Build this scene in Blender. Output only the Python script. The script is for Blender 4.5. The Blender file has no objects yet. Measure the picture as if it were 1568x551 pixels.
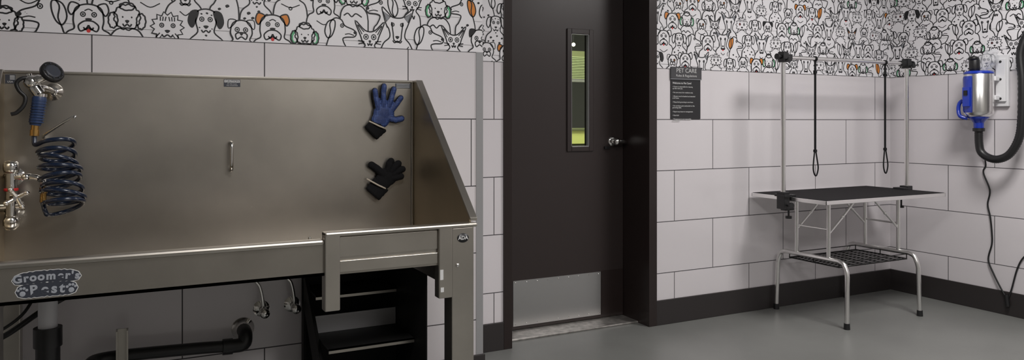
import bpy, bmesh, math, random
from math import sin, cos, pi, radians
from mathutils import Vector, Matrix
from mathutils.geometry import tessellate_polygon
random.seed(7)
S = bpy.context.scene
try:
    S.view_settings.view_transform = 'Standard'
    S.view_settings.look = 'None'
except Exception: pass

# ---------------------------------------------------------------- materials
def mat(name, col, rough=.5, metal=0., spec=.5, bump=0., bscale=50., stretch=(1,1,1), var=0., vscale=3., coat=0., emis=None, estr=0.):
    m = bpy.data.materials.new(name); m.use_nodes = True
    nt = m.node_tree; N = nt.nodes; L = nt.links
    b = N['Principled BSDF']
    b.inputs['Base Color'].default_value = (*col, 1)
    b.inputs['Roughness'].default_value = rough
    b.inputs['Metallic'].default_value = metal
    b.inputs['Specular IOR Level'].default_value = spec
    b.inputs['Coat Weight'].default_value = coat
    if emis:
        b.inputs['Emission Color'].default_value = (*emis, 1); b.inputs['Emission Strength'].default_value = estr
    tc = N.new('ShaderNodeTexCoord')
    if bump or var:
        mp = N.new('ShaderNodeMapping'); mp.inputs['Scale'].default_value = stretch
        L.new(tc.outputs['Object'], mp.inputs['Vector'])
    if bump:
        n = N.new('ShaderNodeTexNoise'); n.inputs['Scale'].default_value = bscale; n.inputs['Detail'].default_value = 4
        L.new(mp.outputs[0], n.inputs['Vector'])
        bp = N.new('ShaderNodeBump'); bp.inputs['Strength'].default_value = bump; bp.inputs['Distance'].default_value = .002
        L.new(n.outputs['Fac'], bp.inputs['Height']); L.new(bp.outputs[0], b.inputs['Normal'])
    if var:
        n2 = N.new('ShaderNodeTexNoise'); n2.inputs['Scale'].default_value = vscale; n2.inputs['Detail'].default_value = 5
        L.new(tc.outputs['Object'], n2.inputs['Vector'])
        r = N.new('ShaderNodeValToRGB')
        r.color_ramp.elements[0].position = .3; r.color_ramp.elements[1].position = .7
        r.color_ramp.elements[0].color = (*[c*(1-var) for c in col], 1)
        r.color_ramp.elements[1].color = (*[min(1, c*(1+var)) for c in col], 1)
        L.new(n2.outputs['Fac'], r.inputs[0]); L.new(r.outputs[0], b.inputs['Base Color'])
    return m

def tile_mat(name, shift):
    m = bpy.data.materials.new(name); m.use_nodes = True
    nt = m.node_tree; N = nt.nodes; L = nt.links; b = N['Principled BSDF']
    tc = N.new('ShaderNodeTexCoord'); sx = N.new('ShaderNodeSeparateXYZ'); L.new(tc.outputs['Object'], sx.inputs[0])
    a = N.new('ShaderNodeMath'); a.operation = 'ADD'; L.new(sx.outputs[0], a.inputs[0]); L.new(sx.outputs[1], a.inputs[1])
    s = N.new('ShaderNodeMath'); s.operation = 'SUBTRACT'; L.new(a.outputs[0], s.inputs[0]); s.inputs[1].default_value = shift - 60
    c = N.new('ShaderNodeCombineXYZ'); L.new(s.outputs[0], c.inputs[0]); L.new(sx.outputs[2], c.inputs[1])
    br = N.new('ShaderNodeTexBrick'); L.new(c.outputs[0], br.inputs['Vector'])
    br.offset = .5; br.offset_frequency = 2
    for k, v in (('Scale', 1), ('Mortar Size', .0023), ('Mortar Smooth', 0), ('Bias', 0), ('Brick Width', .6), ('Row Height', .3046)):
        br.inputs[k].default_value = v
    br.inputs['Color1'].default_value = (.68, .648, .668, 1); br.inputs['Color2'].default_value = (.71, .676, .697, 1)
    br.inputs['Mortar'].default_value = (.075, .07, .075, 1)
    L.new(br.outputs['Color'], b.inputs['Base Color'])
    mr = N.new('ShaderNodeMapRange'); L.new(br.outputs['Fac'], mr.inputs[0]); mr.inputs[3].default_value = .13; mr.inputs[4].default_value = .8
    L.new(mr.outputs[0], b.inputs['Roughness'])
    bp = N.new('ShaderNodeBump'); bp.invert = True; bp.inputs['Strength'].default_value = .5; bp.inputs['Distance'].default_value = .002
    L.new(br.outputs['Fac'], bp.inputs['Height']); L.new(bp.outputs[0], b.inputs['Normal'])
    return m

M = {}
M['steel'] = mat('brushed_stainless', (.48, .452, .41), .32, 1, bump=.06, bscale=60, stretch=(.06, 1, 4), var=.10, vscale=5)
M['steel2'] = mat('stainless_panel', (.43, .402, .362), .33, 1, bump=.06, bscale=30, stretch=(.3, 1, .3), var=.18, vscale=2.2)
M['steelw'] = mat('stainless_tan_reflection', (.48, .40, .28), .36, 1, bump=.04, bscale=40, stretch=(1, .3, .3), var=.14, vscale=2.5)  # side panels: warm tan reflection put into the steel's base colour
M['chrome'] = mat('chrome', (.80, .79, .77), .12, 1)
M['post'] = mat('polished_post', (.90, .89, .88), .28, 1)
M['alu'] = mat('aluminium', (.66, .66, .66), .30, 1)
M['guard'] = mat('corner_guard', (.36, .36, .37), .35, .3)
M['black'] = mat('black_plastic', (.012, .012, .013), .4)
M['stepblk'] = mat('step_black', (.006, .006, .006), .6, spec=.25)
M['rubber'] = mat('black_rubber', (.010, .010, .011), .8, spec=.2, bump=.3, bscale=300)
M['door'] = mat('door_brown_paint', (.030, .022, .021), .38, bump=.05, bscale=80)
M['frame'] = mat('frame_brown_paint', (.022, .015, .014), .3)
M['base'] = mat('vinyl_baseboard', (.028, .024, .024), .45)
M['paper'] = mat('wallpaper_white', (.80, .785, .81), .3)
M['ink'] = mat('wallpaper_ink', (.006, .006, .008), .5)
M['green'] = mat('print_green', (.10, .42, .20), .5)
M['orange'] = mat('print_orange', (.65, .22, .03), .5)
M['red'] = mat('print_red', (.60, .03, .03), .5)
M['grey'] = mat('print_grey', (.24, .25, .27), .5)
M['white'] = mat('white_paint', (.72, .72, .74), .4)
M['navy'] = mat('navy_hose', (.007, .016, .042), .22, coat=.4)
M['bluegrip'] = mat('blue_grip', (.025, .050, .13), .4)
M['brass'] = mat('brass', (.60, .36, .12), .25, 1)
M['dblue'] = mat('dryer_blue', (.012, .040, .40), .22, coat=.5)
M['pvc'] = mat('white_pvc', (.65, .65, .68), .35)
M['strap'] = mat('strap_tan', (.50, .44, .36), .8)
M['floor'] = mat('sealed_concrete', (.185, .188, .180), .34, bump=.12, bscale=25, var=.10, vscale=2.2)
M['ceil'] = mat('ceiling_paint', (.50, .50, .50), .9)
M['rearwall'] = mat('rear_wall_paint', (.34, .33, .31), .8)
M['sign'] = mat('sign_black', (.018, .018, .02), .4)
M['signh'] = mat('sign_header', (.06, .06, .065), .35)
M['txt'] = mat('text_white', (.62, .62, .62), .5)
M['logo'] = mat('logo_letters', (.34, .36, .40), .5)
M['cond'] = mat('threshold_metal', (.42, .40, .38), .45, .8, var=.3, vscale=30)
M['stk_grey'] = mat('sticker_grey', (.035, .040, .055), .5)
M['wire'] = mat('black_wire', (.02, .02, .02), .3, .6)
M['tabletop'] = mat('table_rubber', (.012, .011, .012), .8, spec=.15, bump=.4, bscale=250)

def glove_mat():
    m = bpy.data.materials.new('glove_blue_nubs'); m.use_nodes = True
    nt = m.node_tree; N = nt.nodes; L = nt.links; b = N['Principled BSDF']; b.inputs['Roughness'].default_value = .6
    g = N.new('ShaderNodeNewGeometry'); sx = N.new('ShaderNodeSeparateXYZ'); L.new(g.outputs['Normal'], sx.inputs[0])
    r = N.new('ShaderNodeMath'); r.operation = 'LESS_THAN'; r.inputs[1].default_value = -.62; L.new(sx.outputs[1], r.inputs[0])
    tc = N.new('ShaderNodeTexCoord')
    v = N.new('ShaderNodeTexVoronoi'); v.inputs['Scale'].default_value = 150; v.inputs['Randomness'].default_value = .1
    L.new(tc.outputs['Object'], v.inputs['Vector'])
    cr = N.new('ShaderNodeValToRGB'); cr.color_ramp.elements[0].position = .25; cr.color_ramp.elements[1].position = .5
    cr.color_ramp.elements[0].color = (.06, .11, .32, 1); cr.color_ramp.elements[1].color = (.018, .036, .13, 1)
    L.new(v.outputs['Distance'], cr.inputs[0])
    mx = N.new('ShaderNodeMix'); mx.data_type = 'RGBA'; L.new(r.outputs[0], mx.inputs[0])
    mx.inputs[6].default_value = (.01, .01, .012, 1); L.new(cr.outputs[0], mx.inputs[7])
    L.new(mx.outputs[2], b.inputs['Base Color'])
    bp = N.new('ShaderNodeBump'); bp.invert = True; bp.inputs['Strength'].default_value = .6; bp.inputs['Distance'].default_value = .003
    L.new(v.outputs['Distance'], bp.inputs['Height']); L.new(bp.outputs[0], b.inputs['Normal'])
    return m
M['glove'] = glove_mat()
M['knit'] = mat('black_knit', (.008, .008, .009), .9, spec=.2, bump=.6, bscale=400)

# ---------------------------------------------------------------- geometry helpers
def link(o, parent=None):
    S.collection.objects.link(o)
    if parent:
        o.parent = parent
        o.matrix_parent_inverse = Matrix.Translation(parent.location).inverted()
    return o
def root(name, loc):
    e = bpy.data.objects.new(name, None); e.location = loc; e.empty_display_size = .05
    S.collection.objects.link(e); return e
class MB:
    def __init__(s): s.v = []; s.f = []; s.m = []; s.sm = []
    def add(s, vs, fs, m=0, sm=False):
        o = len(s.v); s.v += [tuple(p) for p in vs]
        for f in fs: s.f.append([i+o for i in f]); s.m.append(m); s.sm.append(sm)
    def box(s, x0, x1, y0, y1, z0, z1, m=0):
        s.add([(x0,y0,z0),(x1,y0,z0),(x1,y1,z0),(x0,y1,z0),(x0,y0,z1),(x1,y0,z1),(x1,y1,z1),(x0,y1,z1)],
              [(0,3,2,1),(4,5,6,7),(0,1,5,4),(1,2,6,5),(2,3,7,6),(3,0,4,7)], m)
    def tube(s, pts, r, m=0, n=10, closed=False):
        P = [Vector(p) for p in pts]; k = len(P)
        R = r if isinstance(r, (list, tuple)) else [r]*k
        T = []
        for i in range(k):
            a = P[(i-1) % k] if (closed or i > 0) else P[i]
            b = P[(i+1) % k] if (closed or i < k-1) else P[i]
            t = (b-a); T.append(t.normalized() if t.length > 1e-9 else Vector((0,0,1)))
        up = Vector((0,0,1)) if abs(T[0].z) < .9 else Vector((1,0,0))
        nrm = (up - T[0]*up.dot(T[0])).normalized(); vs = []
        for i in range(k):
            nrm = (nrm - T[i]*nrm.dot(T[i])).normalized(); bn = T[i].cross(nrm)
            for j in range(n):
                a = 2*pi*j/n; vs.append(P[i] + (nrm*cos(a)+bn*sin(a))*R[i])
        fs = []
        for i in range(k if closed else k-1):
            for j in range(n):
                a = i*n+j; b = i*n+(j+1) % n; c = ((i+1) % k)*n
                fs.append((a, b, c+(j+1) % n, c+j))
        s.add(vs, fs, m, True)
        if not closed: s.add(vs[:n][::-1], [tuple(range(n))], m); s.add(vs[-n:], [tuple(range(n))], m)
    def lathe(s, prof, c, axis='Z', m=0, n=28, a0=0, a1=2*pi):
        full = abs(a1-a0-2*pi) < 1e-6; nn = n if full else n+1; vs = []
        for (r, h) in prof:
            for j in range(nn):
                a = a0+(a1-a0)*j/n; x, y = r*cos(a), r*sin(a)
                p = {'Z': (x, y, h), 'Y': (x, h, y), 'X': (h, x, y)}[axis]
                vs.append((c[0]+p[0], c[1]+p[1], c[2]+p[2]))
        fs = []
        for i in range(len(prof)-1):
            for j in range(n):
                j2 = (j+1) % nn if full else j+1
                fs.append((i*nn+j, i*nn+j2, (i+1)*nn+j2, (i+1)*nn+j))
        s.add(vs, fs, m, True)
    def prism(s, poly, axis, a, b, m=0):
        n = len(poly)
        def mk(p, h): return {'X': (h, p[0], p[1]), 'Y': (p[0], h, p[1]), 'Z': (p[0], p[1], h)}[axis]
        vs = [mk(p, a) for p in poly]+[mk(p, b) for p in poly]
        fs = [tuple(range(n))[::-1], tuple(range(n, 2*n))]+[(i, (i+1) % n, n+(i+1) % n, n+i) for i in range(n)]
        s.add(vs, fs, m)
    def ball(s, c, r, m=0, n=14, sc=(1,1,1)):
        vs = []; fs = []
        for i in range(n//2+1):
            t = pi*i/(n//2)
            for j in range(n): vs.append((c[0]+r*sc[0]*sin(t)*cos(2*pi*j/n), c[1]+r*sc[1]*sin(t)*sin(2*pi*j/n), c[2]+r*sc[2]*cos(t)))
        for i in range(n//2):
            for j in range(n): fs.append((i*n+j, (i+1)*n+j, (i+1)*n+(j+1) % n, i*n+(j+1) % n))
        s.add(vs, fs, m, True)
    def obj(s, name, mats, parent=None, bevel=0, fix=True):
        me = bpy.data.meshes.new(name); me.from_pydata(s.v, [], s.f)
        for q in mats: me.materials.append(M[q])
        me.polygons.foreach_set('material_index', s.m); me.polygons.foreach_set('use_smooth', s.sm)
        if fix:
            bm = bmesh.new(); bm.from_mesh(me); bmesh.ops.recalc_face_normals(bm, faces=bm.faces); bm.to_mesh(me); bm.free()
        me.update(); o = bpy.data.objects.new(name, me); link(o, parent)
        if bevel:
            b = o.modifiers.new('bevel', 'BEVEL'); b.width = bevel; b.segments = 2; b.limit_method = 'ANGLE'
        return o
def box(name, d, m, parent=None, bevel=0):
    b = MB(); b.box(*d); return b.obj(name, [m], parent, bevel)
def cr(pts, n=6, closed=False):
    P = [Vector(p) for p in pts]; k = len(P); out = []
    rng = range(k if closed else k-1)
    for i in rng:
        p1, p2 = P[i], P[(i+1) % k]
        p0 = P[(i-1) % k] if (closed or i > 0) else p1*2-p2
        p3 = P[(i+2) % k] if (closed or i+2 < k) else p2*2-p1
        for j in range(n):
            t = j/n
            out.append(.5*((2*p1)+(p2-p0)*t+(2*p0-5*p1+4*p2-p3)*t*t+(3*p1-p0-3*p2+p3)*t**3))
    if not closed: out.append(P[-1])
    return out
def text(name, body, loc, size, m, parent=None, rot=(pi/2, 0, 0), align='CENTER', ext=.0004, off=0, bold=0, sx=1):
    c = bpy.data.curves.new(name, 'FONT'); c.body = body; c.size = size; c.align_x = align; c.align_y = 'CENTER'
    c.extrude = ext; c.offset = off; c.materials.append(M[m])
    o = bpy.data.objects.new(name, c); o.location = loc; o.rotation_euler = rot; o.scale = (sx, 1, 1)
    return link(o, parent)

# ---------------------------------------------------------------- room
HW = 1.523; CZ = 2.75; YT = 3.087; YD = 3.528; XR = 4.854; XC = 1.4185; XL = -2.2; YB = -1.8
DX0, DX1 = 1.794, 2.695
box('floor', (XL, XR+.1, YB, 7.2, -.1, 0), 'floor')
box('ceiling', (XL, XR+.1, YB, YD+.4, CZ, CZ+.1), 'ceil')
M['tile_t'] = tile_mat('tile_tub', .165+YT); M['tile_d'] = tile_mat('tile_door', 2.591+YD); M['tile_r'] = tile_mat('tile_right', 2.8+XR)
wl = box('wall_left', (XL, XC, YT, YD+.3, 0, CZ), 'tile_t')
b = MB(); b.box(XC, DX0-.05, YD, YD+.3, 0, CZ); b.box(DX1+.05, XR, YD, YD+.3, 0, CZ); b.box(DX0-.05, DX1+.05, YD, YD+.3, 2.2, CZ)
wb = b.obj('wall_back', ['tile_d'])
wr = box('wall_right', (XR, XR+.12, YB, YD+.3, 0, CZ), 'tile_r')
box('wall_front', (XL, XR, YB-.1, YB, 0, CZ), 'rearwall')
box('wall_side', (XL-.1, XL, YB, YT, 0, CZ), 'rearwall')
BH = .147
box('baseboard_left', (XL, XC+.012, YT-.012, YT, 0, BH), 'base', bevel=.003)
b = MB(); b.box(XC, DX0-.05, YD-.012, YD, 0, BH); b.box(DX1+.055, XR-.012, YD-.012, YD, 0, BH); b.obj('baseboard_back', ['base'], bevel=.003)
box('baseboard_right', (XR-.012, XR, YB, YD, 0, BH), 'base', bevel=.003)
b = MB(); b.box(XC-.030, XC+.004, YT-.004, YT, BH, HW); b.box(XC, XC+.004, YT, YT+.035, BH, HW); b.obj('trim_1', ['guard'])
fr = MB(); W = .05; yf = YD-.012
fr.box(DX0-W, DX0, yf, YD+.30, 0, 2.15); fr.box(DX1, DX1+W+.008, yf, YD+.30, 0, 2.15); fr.box(DX0-W, DX1+W+.008, yf, YD+.30, 2.15, 2.2)
fr.box(DX0, DX0+.014, 3.825, 3.85, 0, 2.15); fr.box(DX1-.014, DX1, 3.825, 3.85, 0, 2.15)
fr.obj('trim_2', ['frame'], bevel=.003)
box('trim_3', (DX0, DX1, 3.62, 3.83, 0, .012), 'cond', bevel=.004)
YF = 3.775; door = root('door_1', (2.245, YF, 0))
gx0, gx1, gz0, gz1 = 2.317, 2.441, 1.058, 1.729
b = MB(); x0, x1 = DX0+.003, DX1-.003; y1 = YF+.045
b.box(x0, gx0, YF, y1, .016, 2.145); b.box(gx1, x1, YF, y1, .016, 2.145); b.box(gx0, gx1, YF, y1, .016, gz0); b.box(gx0, gx1, YF, y1, gz1, 2.145)
b.obj('leaf', ['door'], door)
b = MB(); q = .030
for (a, c, e, f) in ((gx0-q, gx0, gz0-q, gz1+q), (gx1, gx1+q, gz0-q, gz1+q), (gx0, gx1, gz0-q, gz0), (gx0, gx1, gz1, gz1+q)):
    b.box(a, c, YF-.010, YF, e, f)
b.obj('lite_frame', ['door'], door, .003)
b = MB(); t_ = .003
for (a, c, e, f) in ((gx0, gx0+t_, gz0, gz1), (gx1-t_, gx1, gz0, gz1), (gx0, gx1, gz0, gz0+t_), (gx0, gx1, gz1-t_, gz1)):
    b.box(a, c, YF-.006, YF+.02, e, f)
b.obj('lite_bead', ['guard'], door)
gm = bpy.data.materials.new('clear_glass'); gm.use_nodes = True; gb = gm.node_tree.nodes['Principled BSDF']
gb.inputs['Transmission Weight'].default_value = 1; gb.inputs['Roughness'].default_value = 0; gb.inputs['IOR'].default_value = 1.15
gb.inputs['Base Color'].default_value = (.85, .9, .85, 1)
M['glass'] = gm
box('glass', (gx0, gx1, YF+.02, YF+.024, gz0, gz1), 'glass', door)
b = MB(); b.box(1.93, 2.526, YF-.003, YF, .035, .295)
for i in range(9):
    for zz in (.047, .283): b.ball((1.945+i*.0707, YF-.003, zz), .004, 1, 8)
b.obj('kick_plate', ['alu', 'chrome'], door)
b = MB(); b.box(2.535, 2.69, YF-.002, YF, .035, .30); b.obj('edge_guard', ['frame'], door)
b = MB(); hx, hz = 2.612, 1.085
b.lathe([(0, -.010), (.022, -.010), (.029, -.006), (.031, 0)], (hx, YF, hz), 'Y', 0)
b.tube([(hx, YF-.005, hz), (hx, YF-.05, hz)], .011, 0, 12)
b.tube(cr([(hx-.008, YF-.055, hz), (hx+.02, YF-.06, hz+.002), (hx+.055, YF-.055, hz-.002), (hx+.075, YF-.045, hz-.004)], 5), [.015]*5+[.014]*5+[.012]*6, 0, 12)
b.ball((hx-.004, YF-.055, hz), .023, 0)
b.box(hx-.06, hx-.02, YF-.012, YF, hz-.045, hz-.030, 1)  # black slab standing in for the dark shadow by the lever
b.obj('lever_handle', ['chrome', 'black'], door)
b = MB()
for z in (.25, 1.05, 1.85): b.tube([(DX0+.006, YF-.006, z-.05), (DX0+.006, YF-.006, z+.05)], .008, 0, 10)
b.obj('hinges', ['frame'], door)
# hallway beyond the door
M['hall'] = mat('hall_paint', (.15, .15, .14), .8)
M['hall2'] = mat('hall_olive', (.12, .13, .06), .8)
M['lime'] = mat('hall_lime_cabinet', (.60, .63, .20), .5)
M['slat'] = mat('hall_slats', (.28, .32, .17), .5)
b = MB(); b.box(1.0, 6.2, 7.1, 7.2, 0, CZ); b.box(6.2, 6.3, 3.9, 7.2, 0, CZ); b.box(.9, 1.0, 3.9, 7.2, 0, CZ); b.box(.9, 6.3, 3.83, 7.2, CZ, CZ+.1); b.obj('wall_hall', ['hall'])
b = MB(); b.box(2.6, 3.9, 5.0, 5.4, 1.03, 1.135, 0); b.box(2.65, 3.85, 5.05, 5.4, 0, 1.03, 1); b.box(2.6, 3.9, 4.99, 5.42, 1.135, 1.15, 1); b.obj('hall_counter', ['lime', 'hall2'])
b = MB()
for i in range(14): b.box(2.6, 3.9, 5.3, 5.33, 1.565+i*.0135, 1.573+i*.0135, 0)
b.box(2.6, 3.9, 5.335, 5.36, 1.545, 1.80, 2); b.box(3.20, 3.235, 5.27, 5.30, 1.15, CZ, 1); b.box(2.6, 3.9, 5.28, 5.34, 1.535, 1.56, 1); b.obj('slatted_shutter', ['slat', 'hall', 'hall2'])
M['bulb'] = mat('bulb_glow', (1, 1, .9), .5, emis=(1, .95, .6), estr=12)
b = MB(); b.ball((3.03, 4.9, 1.80), .014, 0); b.tube([(3.03, 4.9, 1.81), (3.03, 4.9, CZ)], .003, 1); b.obj('pendant_bulb', ['bulb', 'black'])

# ---------------------------------------------------------------- wallpaper with dog doodles
def ell(cx, cy, rx, ry, n=14): return [(cx+rx*cos(2*pi*i/n), cy+ry*sin(2*pi*i/n)) for i in range(n)]
def scal(cx, cy, rx, ry, k, n=44, amp=.14): return [(cx+rx*cos(a)*(1+amp*abs(sin(k*a/2))), cy+ry*sin(a)*(1+amp*abs(sin(k*a/2)))) for a in [2*pi*i/n for i in range(n)]]
def c2(pts, closed=False, n=4): return [(p[0], p[1]) for p in cr([(x, y, 0) for x, y in pts], n, closed)]
INK, GREEN, ORANGE, RED, GREY, WHITE = 1, 2, 3, 4, 5, 0
def dog(kind, rnd):
    F = []; K = []
    def eyes(dx, y, r=.022, ring=True):
        for s in (-1, 1):
            F.append((INK, ell(s*dx, y, r, r*1.25, 8)))
            if ring: K.append((ell(s*dx, y, r*2.1, r*2.3, 12), True))
    def nose(y, w=.06): F.append((INK, c2([(-w, y+.02), (0, y+.04), (w, y+.02), (w*.4, y-.03), (0, y-.04), (-w*.4, y-.03)], True, 3)))
    def mouth(y, w=.1, tongue=None):
        K.append((c2([(-w, y+.01), (-w*.6, y-.045), (0, y), (w*.6, y-.045), (w, y+.01)]), False))
        if tongue is not None: F.append((tongue, c2([(-.04, y-.02), (.04, y-.02), (.035, y-.09), (0, y-.11), (-.035, y-.09)], True, 3)))
    def spots(lst):
        for x, y, r in lst: F.append((INK, c2([(x-r, y), (x-r*.2, y+r*.9), (x+r, y+r*.3), (x+r*.4, y-r*.8)], True, 3)))
    if kind == 0:
        o = c2([(-.42,-.5),(-.42,0),(-.33,.26),(-.20,.42),(-.22,.60),(-.28,.74),(-.42,1.14),(-.24,1.02),(-.12,.92),(.12,.92),(.24,1.03),(.40,1.16),(.30,.76),(.22,.62),(.20,.42),(.36,.26),(.44,0),(.44,-.5)])
        F.append((WHITE, o)); K.append((o, False))
        for s in (1, -1):
            e = [(s*x, y) for x, y in [(-.37,1.06),(-.28,.80),(-.18,.93)]]; F.append((GREY if rnd < .6 else WHITE, e)); K.append((e, True))
        K.append((c2([(-.15,.80),(-.11,.52),(-.09,.36),(0,.30),(.09,.36),(.11,.52),(.15,.80)]), False))
        eyes(.12,.74,.018); nose(.42,.055); mouth(.33,.12, RED if rnd < .12 else None)
        K.append((c2([(-.1,.12),(0,.05),(.12,.14)]), False)); K.append((c2([(-.3,.2),(-.24,.1),(-.26,0)]), False))
    elif kind == 1:
        o = [(-.34,-.5)]+c2([(-.34,0),(-.30,.22),(-.16,.36),(.16,.36),(.32,.2),(.36,0)])+[(.36,-.5)]
        F.append((WHITE, o)); K.append((o, False))
        for s in (1, -1):
            e = scal(s*.28, .54, .085, .16, 9); F.append((GREEN if rnd < .6 else WHITE, e)); K.append((e, True))
            F.append((WHITE, scal(s*.265, .52, .045, .10, 6)))
        h = scal(0, .62, .24, .26, 13); F.append((WHITE, h)); K.append((h, True))
        eyes(.09,.62,.018,False); nose(.52,.045); mouth(.46,.09)
        K.append((scal(0,.86,.14,.08,7), True)); K.append((c2([(-.25,.1),(-.15,.16),(-.05,.08),(.05,.16),(.2,.08)]), False))
    elif kind == 2:
        o = c2([(-.40,-.5),(-.40,0),(-.34,.22),(-.18,.40),(-.22,.62),(-.20,.86),(0,.94),(.20,.86),(.22,.62),(.18,.40),(.36,.22),(.42,0),(.42,-.5)])
        F.append((WHITE, o)); K.append((o, False))
        for s in (1, -1):
            e = c2([(s*.17,.88),(s*.32,.86),(s*.38,.64),(s*.30,.50),(s*.22,.66)], True); F.append((INK if rnd < .15 else WHITE, e)); K.append((e, True))
        eyes(.09,.70); nose(.52); mouth(.44,.1, RED if rnd > .85 else None)
        spots([(-.25,.12,.045),(-.05,.2,.04),(.2,.14,.05),(.1,.02,.045),(-.15,-.05,.05),(.3,.0,.04),(.02,.84,.03),(-.1,.82,.025),(.12,.8,.022),(-.14,.5,.02),(.13,.48,.018),(0,.32,.03)])
    elif kind == 3:
        o = c2([(-.26,-.5),(-.26,0),(-.22,.2),(-.12,.34),(-.20,.46),(-.24,.58),(-.38,.96),(-.12,.72),(.12,.72),(.38,.96),(.24,.58),(.20,.46),(.12,.34),(.22,.2),(.28,0),(.28,-.5)])
        F.append((WHITE, o)); K.append((o, False))
        for s in (1, -1):
            K.append((c2([(s*.2,.62),(s*.32,.86),(s*.15,.68)]), False))
            if rnd > .85: F.append((ORANGE, [(s*.22,.64),(s*.32,.87),(s*.16,.70)]))
        eyes(.10,.56,.028); nose(.44,.035); mouth(.39,.06)
        for s in (1, -1):
            K.append(([(s*.14,.44),(s*.30,.46)], False)); K.append(([(s*.14,.41),(s*.29,.38)], False))
        K.append((c2([(-.08,.2),(-.05,.1),(0,.2),(.05,.1),(.08,.2)]), False))
    elif kind == 4:
        o = c2([(-.48,-.5),(-.48,0),(-.42,.24),(-.28,.34),(-.30,.52),(-.26,.78),(-.1,.88),(.1,.88),(.26,.78),(.30,.52),(.28,.34),(.42,.24),(.48,0),(.48,-.5)])
        F.append((WHITE, o)); K.append((o, False))
        for s in (1, -1):
            e = c2([(s*.18,.86),(s*.34,.92),(s*.40,.76),(s*.34,.64),(s*.27,.72)], True); F.append((ORANGE if rnd < .22 else WHITE, e)); K.append((e, True))
            K.append((c2([(0,.52),(s*.1,.50),(s*.2,.40),(s*.16,.28),(s*.05,.34),(0,.42)]), False))
        eyes(.11,.66,.022); nose(.54,.07); mouth(.36,.1, RED if rnd < .5 else None)
        K.append((c2([(-.08,.74),(0,.78),(.08,.74)]), False)); K.append((c2([(-.2,.1),(0,.0),(.2,.1)]), False))
    elif kind == 5:
        pts = [(-.36,-.5),(-.36,0),(-.42,.08),(-.30,.14),(-.36,.24),(-.22,.28)]
        hd = []
        for i in range(23):
            a = radians(230-i*280/22); r = .28 if i % 2 else .36; hd.append((r*cos(a), .60+r*1.0*sin(a)))
        o = pts+hd+[(.22,.28),(.36,.24),(.30,.14),(.42,.08),(.36,0),(.36,-.5)]
        F.append((WHITE, o)); K.append((o, False))
        if rnd < .25: F.append((RED, ell(.12,.64,.05,.05)))
        eyes(.12,.64,.02); nose(.50,.06); mouth(.42,.12)
        for s in (1, -1):
            for q in range(3): K.append(([(s*(.05+q*.05),.74),(s*(.03+q*.06),.84)], False))
            K.append(([(s*.16,.46),(s*.24,.36)], False)); K.append(([(s*.12,.4),(s*.16,.30)], False))
    elif kind == 6:
        o = c2([(-.36,-.5),(-.36,0),(-.30,.3),(-.22,.52),(-.24,.78),(-.10,.94),(.08,.90),(.18,.74),(.42,.64),(.50,.54),(.44,.44),(.22,.42),(.12,.36),(.20,.16),(.30,0),(.30,-.5)])
        F.append((WHITE, o)); K.append((o, False))
        e = c2([(-.12,.88),(-.30,.82),(-.38,.56),(-.30,.38),(-.18,.46),(-.10,.70)], True); F.append((ORANGE if rnd < .1 else WHITE, e)); K.append((e, True))
        F.append((INK, ell(.47,.56,.05,.045))); F.append((INK, ell(.10,.74,.02,.026,8))); K.append((ell(.10,.74,.045,.05,10), True))
        K.append((c2([(.44,.48),(.30,.52),(.18,.50)]), False))
        spots([(.36,.60,.008),(.33,.57,.008),(-.1,.1,.05),(.08,.02,.04)])
    else:
        o = c2([(-.40,-.5),(-.40,0),(-.34,.26),(-.20,.38),(-.26,.56),(-.20,.80),(0,.88),(.20,.80),(.26,.56),(.20,.38),(.34,.26),(.40,0),(.40,-.5)])
        F.append((WHITE, o)); K.append((o, False))
        for s in (1, -1):
            e = c2([(s*.12,.86),(s*.30,.88),(s*.30,.66)], True); F.append((INK if rnd > .85 else WHITE, e)); K.append((e, True))
        if rnd < .2: F.append((ORANGE, ell(-.1,.64,.06,.06)))
        eyes(.10,.64,.024); K.append((c2([(-.14,.50),(-.1,.40),(0,.46),(.1,.40),(.14,.50),(.08,.56),(-.08,.56)], True), True))
        nose(.53,.045); K.append((c2([(-.22,.24),(0,.16),(.22,.24)]), False)); K.append((ell(0,.14,.035,.035), True))
    return F, K
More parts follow.
